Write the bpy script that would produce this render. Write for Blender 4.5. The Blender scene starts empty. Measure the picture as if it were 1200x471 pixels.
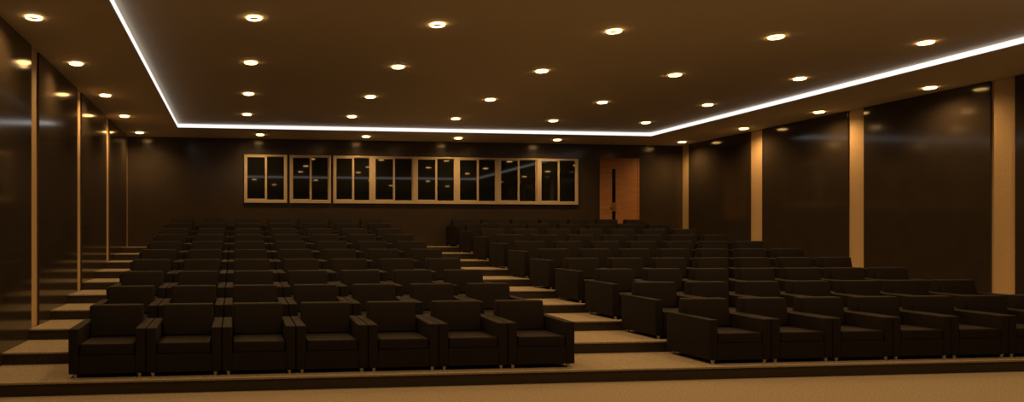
import bpy, bmesh, math
from mathutils import Vector, Matrix

S = bpy.context.scene
COL = S.collection

# ------------------------------------------------------------------ camera, world, exposure
EYE = 1.4954
YAW = 0.1218
cam_data = bpy.data.cameras.new('camera')
cam_data.sensor_width = 36.0
cam_data.lens = 850.0 / 1200.0 * 36.0
cam_data.shift_x = (600 - 382.42) / 1200.0        # the photograph is an off-centre, level view (shift lens)
cam_data.shift_y = (280.32 - 235.5) / 1200.0
cam_data.clip_start = 0.05
cam_data.clip_end = 200
cam = bpy.data.objects.new('camera', cam_data)
cam.location = (0, 0, EYE)
cam.rotation_euler = (math.pi / 2, 0, -YAW)
COL.objects.link(cam)
S.camera = cam

world = bpy.data.worlds.new('night')
world.use_nodes = True
world.node_tree.nodes['Background'].inputs[0].default_value = (0.02, 0.013, 0.007, 1)
world.node_tree.nodes['Background'].inputs[1].default_value = 0.0
S.world = world

S.view_settings.view_transform = 'Standard'
S.view_settings.look = 'None'
S.view_settings.gamma = 1
S.view_settings.use_curve_mapping = False
S.view_settings.exposure = 0.0

LAMP_POWER = 77.0            # watts of every downlight
LAMP_COLOR = (1.0, 0.58, 0.22)
RING_GLOW = 11.0
STRIP_GLOW = 1.0

# ------------------------------------------------------------------ dimensions (metres)
XL, XR = -2.526, 11.324      # faces of the side wall panels
YB, YF = 17.39, -1.6        # back wall, wall behind the camera
Z_SOFFIT, Z_TRAY = 3.895, 3.979
TX0, TX1, TY0, TY1 = -1.275, 9.547, 6.25, 15.827
RISE, N0, TREAD, ROWS = 0.1324, 7.18, 1.027, 10

# ------------------------------------------------------------------ materials
def new_mat(name):
    m = bpy.data.materials.new(name)
    m.use_nodes = True
    nt = m.node_tree
    return m, nt, nt.nodes['Principled BSDF']

def noise_mix(nt, bsdf, a, b, scale, detail=4, rough=0.6, stretch=(1, 1, 1), lo=0.35, hi=0.65, coords='Object'):
    tc = nt.nodes.new('ShaderNodeTexCoord')
    mp = nt.nodes.new('ShaderNodeMapping')
    mp.inputs['Scale'].default_value = stretch
    nz = nt.nodes.new('ShaderNodeTexNoise')
    nz.inputs['Scale'].default_value = scale
    nz.inputs['Detail'].default_value = detail
    nz.inputs['Roughness'].default_value = rough
    cr = nt.nodes.new('ShaderNodeValToRGB')
    cr.color_ramp.elements[0].position = lo
    cr.color_ramp.elements[1].position = hi
    cr.color_ramp.elements[0].color = (*a, 1)
    cr.color_ramp.elements[1].color = (*b, 1)
    nt.links.new(tc.outputs[coords], mp.inputs[0])
    nt.links.new(mp.outputs[0], nz.inputs['Vector'])
    nt.links.new(nz.outputs['Fac'], cr.inputs[0])
    nt.links.new(cr.outputs[0], bsdf.inputs['Base Color'])
    return nz

def add_bump(nt, bsdf, nz, strength, dist):
    bp = nt.nodes.new('ShaderNodeBump')
    bp.inputs['Strength'].default_value = strength
    bp.inputs['Distance'].default_value = dist
    nt.links.new(nz.outputs['Fac'], bp.inputs['Height'])
    nt.links.new(bp.outputs[0], bsdf.inputs['Normal'])

def simple(name, a, b, scale, rough, metallic=0.0, bump=0.0, dist=0.002, stretch=(1, 1, 1), spec=0.5, detail=4):
    m, nt, bs = new_mat(name)
    nz = noise_mix(nt, bs, a, b, scale, detail=detail, stretch=stretch)
    bs.inputs['Roughness'].default_value = rough
    bs.inputs['Metallic'].default_value = metallic
    bs.inputs['Specular IOR Level'].default_value = spec
    if bump:
        add_bump(nt, bs, nz, bump, dist)
    return m

M = {}
M['carpet'] = simple('beige_carpet', (0.20, 0.165, 0.12), (0.37, 0.31, 0.23), 55, 0.95, bump=0.3, dist=0.004, spec=0.1, detail=6)
M['riser'] = simple('dark_riser', (0.030, 0.0225, 0.016), (0.036, 0.027, 0.019), 8, 0.45, spec=0.3)
M['panel'] = simple('lacquered_brown_panel', (0.036, 0.027, 0.019), (0.041, 0.031, 0.022), 3, 0.11, spec=0.5)
M['wall'] = simple('brown_gloss_paint', (0.045, 0.033, 0.024), (0.050, 0.037, 0.027), 3, 0.19, spec=0.5)
M['backing'] = simple('dark_backing', (0.02, 0.015, 0.01), (0.025, 0.018, 0.012), 5, 0.7)
M['strip'] = simple('speckled_beige_strip', (0.50, 0.35, 0.19), (0.62, 0.44, 0.25), 90, 0.7, bump=0.15, dist=0.002, spec=0.2)
M['ceiling'] = simple('beige_ceiling_paint', (0.66, 0.585, 0.47), (0.68, 0.605, 0.485), 2, 0.75, spec=0.15)
M['fabric'] = simple('dark_brown_upholstery', (0.0115, 0.0085, 0.0072), (0.0150, 0.0112, 0.0095), 40, 0.7, bump=0.12, dist=0.002, spec=0.15)
M['chrome'] = simple('brushed_chrome_leg', (0.55, 0.52, 0.48), (0.62, 0.59, 0.55), 20, 0.4, metallic=0.35)
M['frame'] = simple('bronze_aluminium_frame', (0.60, 0.49, 0.34), (0.64, 0.52, 0.36), 10, 0.28, metallic=0.25)
M['glass'] = simple('dark_window_glass', (0.006, 0.007, 0.006), (0.008, 0.009, 0.008), 2, 0.03, spec=0.55)
M['bronze'] = simple('bronze_handle', (0.35, 0.22, 0.11), (0.42, 0.27, 0.14), 30, 0.35, metallic=0.8)
M['reflector'] = simple('lamp_reflector', (0.05, 0.045, 0.035), (0.07, 0.06, 0.05), 20, 0.5)

def wood_mat():
    m, nt, bs = new_mat('orange_door_veneer')
    tc = nt.nodes.new('ShaderNodeTexCoord')
    mp = nt.nodes.new('ShaderNodeMapping')
    mp.inputs['Scale'].default_value = (0.7, 1, 7)
    nz = nt.nodes.new('ShaderNodeTexNoise')
    nz.inputs['Scale'].default_value = 3.5
    nz.inputs['Detail'].default_value = 5
    nz.inputs['Distortion'].default_value = 0.6
    cr = nt.nodes.new('ShaderNodeValToRGB')
    cr.color_ramp.elements[0].color = (0.36, 0.150, 0.055, 1)
    cr.color_ramp.elements[1].color = (0.49, 0.215, 0.085, 1)
    cr.color_ramp.elements[0].position = 0.3
    cr.color_ramp.elements[1].position = 0.7
    nt.links.new(tc.outputs['Object'], mp.inputs[0])
    nt.links.new(mp.outputs[0], nz.inputs['Vector'])
    nt.links.new(nz.outputs['Fac'], cr.inputs[0])
    nt.links.new(cr.outputs[0], bs.inputs['Base Color'])
    bs.inputs['Roughness'].default_value = 0.45
    return m
M['door'] = wood_mat()

def glow_mat(name, color, strength):
    m, nt, bs = new_mat(name)
    bs.inputs['Base Color'].default_value = (0.8, 0.8, 0.8, 1)
    bs.inputs['Emission Color'].default_value = (*color, 1)
    bs.inputs['Emission Strength'].default_value = strength
    return m
M['ring_glow'] = glow_mat('downlight_glow', (1.0, 0.56, 0.19), RING_GLOW)
M['strip_glow'] = glow_mat('cool_strip_glow', (1.0, 0.98, 0.96), STRIP_GLOW)

# ------------------------------------------------------------------ mesh helpers
def bm_box(bm, x0, x1, y0, y1, z0, z1, bevel=0.0, seg=2, edges=None):
    g = bmesh.ops.create_cube(bm, size=1.0)
    vs = g['verts']
    for v in vs:
        v.co = Vector((x0 + (v.co.x + .5) * (x1 - x0), y0 + (v.co.y + .5) * (y1 - y0), z0 + (v.co.z + .5) * (z1 - z0)))
    if bevel > 0:
        es = {e for v in vs for e in v.link_edges}
        bmesh.ops.bevel(bm, geom=list(es), offset=bevel, segments=seg, affect='EDGES', profile=0.6)
    return vs

def bm_cyl(bm, x, y, z0, z1, r0, r1=None, n=14):
    r1 = r0 if r1 is None else r1
    g = bmesh.ops.create_cone(bm, cap_ends=True, segments=n, radius1=r0, radius2=r1, depth=z1 - z0)
    bmesh.ops.translate(bm, verts=g['verts'], vec=(x, y, (z0 + z1) / 2))

def bm_lathe(bm, prof, n=28, closed=True):
    rings = []
    for k in range(n):
        a = 2 * math.pi * k / n
        rings.append([bm.verts.new((r * math.cos(a), r * math.sin(a), z)) for r, z in prof])
    m = len(prof)
    for k in range(n):
        A, B = rings[k], rings[(k + 1) % n]
        for j in range(m if closed else m - 1):
            bm.faces.new((A[j], B[j], B[(j + 1) % m], A[(j + 1) % m]))

def bm_prism(bm, pts_yz, x0, x1, bevel=0.0, seg=2):
    """side profile in y,z extruded along x"""
    a = [bm.verts.new((x0, y, z)) for y, z in pts_yz]
    b = [bm.verts.new((x1, y, z)) for y, z in pts_yz]
    f0 = bm.faces.new(a)
    f1 = bm.faces.new(list(reversed(b)))
    n = len(a)
    for i in range(n):
        bm.faces.new((a[i], b[i], b[(i + 1) % n], a[(i + 1) % n]))
    if bevel > 0:
        es = {e for v in a + b for e in v.link_edges}
        bmesh.ops.bevel(bm, geom=list(es), offset=bevel, segments=seg, affect='EDGES', profile=0.6)

def obj(name, bm, mat, parent=None, smooth=False, loc=None):
    bmesh.ops.recalc_face_normals(bm, faces=bm.faces)
    me = bpy.data.meshes.new(name)
    bm.to_mesh(me)
    bm.free()
    me.materials.append(mat)
    if smooth:
        for p in me.polygons:
            p.use_smooth = True
    o = bpy.data.objects.new(name, me)
    COL.objects.link(o)
    if parent:
        o.parent = parent
    if loc:
        o.location = loc
    return o

def box(name, x0, x1, y0, y1, z0, z1, mat, parent=None, bevel=0.0):
    bm = bmesh.new()
    bm_box(bm, x0, x1, y0, y1, z0, z1, bevel)
    return obj(name, bm, mat, parent)

def struct(o, label=None):
    o['kind'] = 'structure'
    if label:
        o['label'] = label
    return o

def thing(name, label, cat, loc, group=None):
    o = bpy.data.objects.new(name, None)
    o.empty_display_size = 0.1
    COL.objects.link(o)
    o.location = loc
    o['label'] = label
    o['category'] = cat
    if group:
        o['group'] = group
    return o

def copy_thing(root, loc, label, group=None):
    r = root.copy()
    COL.objects.link(r)
    r.location = loc
    r['label'] = label
    if group:
        r['group'] = group
    for ch in list(root.children):
        c = ch.copy()
        COL.objects.link(c)
        c.parent = r
        for g in list(ch.children):
            d = g.copy()
            COL.objects.link(d)
            d.parent = c
    return r

ORD = ['first', 'second', 'third', 'fourth', 'fifth', 'sixth', 'seventh', 'eighth', 'ninth', 'tenth']

# ------------------------------------------------------------------ floor and stepped platforms
struct(box('floor', XL - 0.04, XR + 0.04, YF, N0 + 0.02, -0.15, 0.0, M['carpet']),
       'speckled beige carpet floor in front of the first step')

for i in range(ROWS):
    y0 = N0 + TREAD * i
    y1 = N0 + TREAD * (i + 1) if i < ROWS - 1 else YB
    top = RISE * (i + 1)
    # carpeted tread
    t = box('floor', XL, XR, y0, y1 + (0.012 if i < ROWS - 1 else 0), top - 0.018, top, M['carpet'])
    struct(t, 'beige carpeted tread of the %s seating step from the front' % ORD[i])
    t.name = 'floor_step'
    r = box('riser', XL, XR, y0 + 0.012, y1 + 0.012 if i < ROWS - 1 else YB, top - RISE if i else 0.0, top - 0.018, M['riser'], t)
    r['label'] = 'dark brown riser'

# ------------------------------------------------------------------ ceiling with raised tray
bm = bmesh.new()
bm_box(bm, TX0 - 0.2, TX1 + 0.2, TY0 - 0.2, TY1 + 0.2, Z_TRAY, Z_TRAY + 0.12)
for (a, b, c, d) in ((XL - .2, TX0, YF - .2, YB + .2), (TX1, XR + .2, YF - .2, YB + .2),
                     (TX0, TX1, YF - .2, TY0), (TX0, TX1, TY1, YB + .2)):
    bm_box(bm, a, b, c, d, Z_SOFFIT, Z_TRAY + 0.1)
struct(obj('ceiling', bm, M['ceiling']), 'beige painted ceiling with a raised rectangular tray')

# ------------------------------------------------------------------ walls
struct(box('wall_back', XL - 0.04, XR + 0.04, YB, YB + 0.2, 0, Z_SOFFIT, M['wall']), 'glossy dark brown back wall')
struct(box('wall_front', XL - 0.04, XR + 0.04, YF - 0.2, YF, 0, Z_SOFFIT, M['wall']), 'dark brown wall behind the camera')

strips = [(17.10, YB), (14.51, 14.88), (11.93, 12.27), (9.34, 9.69), (6.76, 7.10), (4.17, 4.51), (1.58, 1.92)]
PROUD = 0.04
trim_no = 1
for side, xf, sg in (('left', XL, -1), ('right', XR, 1)):
    xb = xf + sg * PROUD
    a, b = sorted((xb, xb + sg * 0.2))
    w = struct(box('wall_' + side, a, b, YF, YB + 0.2, 0, Z_SOFFIT, M['backing']), 'dark brown panelled %s side wall' % side)
    prev = YB
    for (s0, s1) in strips:
        if s1 < prev - 0.01:
            a, b = sorted((xf, xb - sg * 0.001))
            box('wall_panel', a, b, s1, prev, 0, Z_SOFFIT - 0.004, M['panel'], w, bevel=0.004)
        a, b = sorted((xb - sg * 0.012, xb))
        if s1 > 6.7:
            if side == 'left':
                lb = 'narrow beige vertical strip on the left wall, %s from the back' % ORD[strips.index((s0, s1))]
            else:
                lb = 'broad beige vertical strip on the right wall, %s from the back' % ORD[strips.index((s0, s1))]
        else:
            lb = 'beige vertical strip on the %s wall' % side
        struct(box('trim_%d' % trim_no, a, b, s0, s1, 0, Z_SOFFIT - 0.002, M['strip']), lb)
        trim_no += 1
        prev = s0
    a, b = sorted((xf, xb - sg * 0.001))
    box('wall_panel', a, b, YF, prev, 0, Z_SOFFIT - 0.004, M['panel'], w, bevel=0.004)

# ------------------------------------------------------------------ windows in the back wall
def window(n, x0, x1):
    z0, z1 = 2.362, 3.512
    yf = YB - 0.055
    bm = bmesh.new()
    jw = 0.045
    bm_box(bm, x0, x0 + jw, yf, YB, z0, z1, 0.004)
    bm_box(bm, x1 - jw, x1, yf, YB, z0, z1, 0.004)
    bm_box(bm, x0 + jw, x1 - jw, yf, YB, z0, z0 + 0.07, 0.004)
    bm_box(bm, x0 + jw, x1 - jw, yf, YB, z1 - 0.035, z1, 0.004)
    f = obj('window_%d' % n, bm, M['frame'])
    struct(f, 'two-pane sliding window with a beige metal frame, %s from the left' % ORD[n - 1])
    xm = (x0 + x1) / 2 + 0.01
    za, zb = z0 + 0.07, z1 - 0.035
    for k, (a, b, yy) in enumerate(((x0 + jw, xm + 0.02, yf + 0.006), (xm - 0.03, x1 - jw, yf + 0.026))):
        bm = bmesh.new()
        st = 0.03
        d = 0.018
        bm_box(bm, a, a + (st if k == 0 else 0.05), yy, yy + d, za, zb, 0.002)
        bm_box(bm, b - (0.05 if k == 0 else st), b, yy, yy + d, za, zb, 0.002)
        bm_box(bm, a + st, b - st, yy, yy + d, za, za + (0.03 if k == 0 else 0.012), 0.002)
        bm_box(bm, a + st, b - st, yy, yy + d, zb - (0.03 if k == 0 else 0.016), zb, 0.002)
        s = obj('window_sash', bm, M['frame'], f)
        box('glass_pane', a + st * 0.8, b - st * 0.8, yy + 0.007, yy + 0.012, za + 0.01, zb - 0.01, M['glass'], s)

WX = [(0.156, 1.172), (1.238, 2.222), (2.282, 3.235)]
rest = [3.235, 4.285, 5.34, 6.385, 7.43, 8.465]
WX += [(rest[i], rest[i + 1]) for i in range(5)]
for n, (a, b) in enumerate(WX):
    window(n + 1, a * 1.005, b * 1.005)

# ------------------------------------------------------------------ door in the back wall
def door():
    zf = RISE * ROWS
    zt = 3.553
    x0, x1 = 9.10, 10.155
    bm = bmesh.new()
    cw = 0.035
    bm_box(bm, x0, x0 + cw, YB - 0.03, YB, zf, zt, 0.004)
    bm_box(bm, x1 - cw, x1, YB - 0.03, YB, zf, zt, 0.004)
    bm_box(bm, x0 + cw, x1 - cw, YB - 0.03, YB, zt - cw, zt, 0.004)
    d = obj('door_1', bm, M['door'])
    struct(d, 'orange veneered wooden door with a narrow dark glass slit')
    a, b = x0 + cw + 0.004, x1 - cw - 0.004
    sx0, sx1 = 9.422, 9.52
    z0, z1 = zf + 0.005, zt - cw - 0.004
    sz0, sz1 = 1.75, 3.28
    bm = bmesh.new()
    yb, yf = YB - 0.001, YB - 0.022
    bm_box(bm, a, sx0, yf, yb, z0, z1, 0.002)
    bm_box(bm, sx1, b, yf, yb, z0, z1, 0.002)
    bm_box(bm, sx0, sx1, yf, yb, z0, sz0)
    bm_box(bm, sx0, sx1, yf, yb, sz1, z1)
    leaf = obj('door_leaf', bm, M['door'], d)
    box('glass_slit', sx0, sx1, YB - 0.012, YB - 0.004, sz0, sz1, M['glass'], leaf)
    bm = bmesh.new()
    bm_box(bm, 9.41, 9.532, YB - 0.032, YB - 0.02, 2.20, 2.42, 0.004)
    bm_box(bm, 9.41, 9.435, YB - 0.07, YB - 0.03, 2.29, 2.325, 0.004)
    bm_box(bm, 9.35, 9.435, YB - 0.085, YB - 0.062, 2.29, 2.325, 0.006)
    obj('door_handle', bm, M['bronze'], leaf)
door()

# ------------------------------------------------------------------ glowing strip around the ceiling tray
strip = thing('ceiling_light_strip', 'thin white glowing light strip outlining the raised ceiling tray', 'light strip', (TX0, TY0, Z_SOFFIT))
def seg(x0, x1, y0, y1):
    bm = bmesh.new()
    bm_box(bm, x0 - TX0, x1 - TX0, y0 - TY0, y1 - TY0, 0.0, 0.074, 0.001, 1)
    obj('strip_segment', bm, M['strip_glow'], strip)
T = 0.006
seg(TX0, TX0 + T, TY0 + T, TY1 - T)
seg(TX1 - T, TX1, TY0 + T, TY1 - T)
seg(TX0, TX1, TY1 - T, TY1)
seg(TX0, TX1, TY0, TY0 + T)

# ------------------------------------------------------------------ recessed downlights
def make_downlight(loc, label, group):
    t = thing('ceiling_downlight', label, 'ceiling light', loc, group)
    bm = bmesh.new()
    prof = []
    R, r, h = 0.073, 0.014, 0.010
    for k in range(10):
        a = 2 * math.pi * k / 10
        prof.append((R + r * math.cos(a), -0.010 + h * math.sin(a)))
    bm_lathe(bm, prof)
    obj('glowing_ring', bm, M['ring_glow'], t, smooth=True)
    bm = bmesh.new()
    bm_lathe(bm, [(0.0005, -0.004), (0.056, -0.008), (0.058, -0.0005), (0.0005, -0.0005)])
    obj('reflector', bm, M['reflector'], t, smooth=False)
    ld = bpy.data.lights.new('downlight_lamp', 'SPOT')
    ld.energy = LAMP_POWER
    ld.color = LAMP_COLOR
    ld.spot_size = math.radians(160)
    ld.spot_blend = 1.0
    ld.shadow_soft_size = 0.05
    lo = bpy.data.objects.new('lamp', ld)
    COL.objects.link(lo)
    lo.parent = t
    lo.location = (0, 0, -0.04)
    return t

first = None
def downlight(x, y, z, label, group):
    global first
    if first is None:
        first = make_downlight((x, y, z), label, group)
    else:
        copy_thing(first, (x, y, z), label, group)

IX = [0.186, 2.293, 4.452, 6.555, 8.614]
PY = [8.161, 10.227, 12.43, 14.479, 16.671]
for j in range(4):
    for i in range(5):
        downlight(IX[i], PY[j], Z_TRAY, 'round ceiling light inside the tray, %s row from the front, %s from the left' % (ORD[j], ORD[i]),
                  'round lights inside the ceiling tray')
for j, y in enumerate([5.55] + PY):
    back = 5 - j
    for x, sd in ((-2.184, 'left'), (10.87, 'right')):
        downlight(x, y, Z_SOFFIT, 'round ceiling light close to the %s wall, %s from the back wall' % (sd, ORD[back]),
                  'round lights along the side walls')
for i, x in enumerate([0.514, 2.975, 5.189, 7.647]):
    downlight(x, PY[4], Z_SOFFIT, 'round ceiling light above the back windows, %s from the left between the corners' % ORD[i],
              'round lights along the back wall')
for i, x in enumerate([0.66, 3.14, 5.38, 7.78]):
    downlight(x, 5.55, Z_SOFFIT, 'round ceiling light in front of the tray, %s from the left' % ORD[i],
              'round lights in front of the tray')

for i, x in enumerate([-1.0, 1.6, 4.2, 6.8, 9.4]):  # added row outside the view; its bounce off the floor brightens the ceiling
    downlight(x, 2.9, Z_SOFFIT, 'unseen round fill light added over the open front floor, %s from the left' % ORD[i],
              'unseen fill lights added over the open front floor')

# ------------------------------------------------------------------ armchairs
W, D, PITCH = 0.736, 0.80, 0.7443
AW = 0.098
def make_chair(loc, label, group):
    t = thing('armchair', label, 'armchair', loc, group)
    f = M['fabric']
    # the box under the seat, between the arms
    box('seat_base', AW + 0.002, W - AW - 0.002, 0.004, D - 0.02, 0.042, 0.225, f, t, bevel=0.003)
    # loose seat cushion
    bm = bmesh.new()
    bm_box(bm, AW + 0.011, W - AW - 0.011, 0.0, 0.56, 0.226, 0.338, 0.018, 3)
    obj('seat_cushion', bm, f, t, smooth=True)
    # reclined back
    bm = bmesh.new()
    bm_prism(bm, [(0.50, 0.34), (0.575, 0.668), (0.715, 0.668), (0.775, 0.23), (0.565, 0.23), (0.565, 0.34)],
             AW + 0.004, W - AW - 0.004, 0.02, 3)
    obj('backrest', bm, f, t, smooth=True)
    for x0, x1 in ((0, AW), (W - AW, W)):
        bm = bmesh.new()
        bm_prism(bm, [(0.0, 0.04), (0.0, 0.485), (D, 0.500), (D, 0.04)], x0, x1, 0.012, 3)
        obj('armrest', bm, f, t, smooth=True)
    for x in (0.06, W - 0.06):
        for y in (0.035, D - 0.06):
            bm = bmesh.new()
            bm_cyl(bm, x, y, 0.0, 0.034, 0.014, 0.020)
            bm_cyl(bm, x, y, 0.034, 0.042, 0.024)
            obj('leg', bm, M['chrome'], t)
    return t

chair0 = None
for block, xs, tag_ in (('left', -1.641, 'between the left wall steps and the middle steps'), ('right', 5.102, '')):
    for i in range(ROWS):
        for k in range(7):
            loc = (xs + PITCH * k, N0 + TREAD * i + 0.155, RISE * (i + 1))
            lb = 'dark armchair, %s block, %s row from the front, %s seat from the left' % (block, ORD[i], ORD[k])
            gp = 'armchairs in the %s block' % block
            if chair0 is None:
                chair0 = make_chair(loc, lb, gp)
            else:
                copy_thing(chair0, loc, lb, gp)
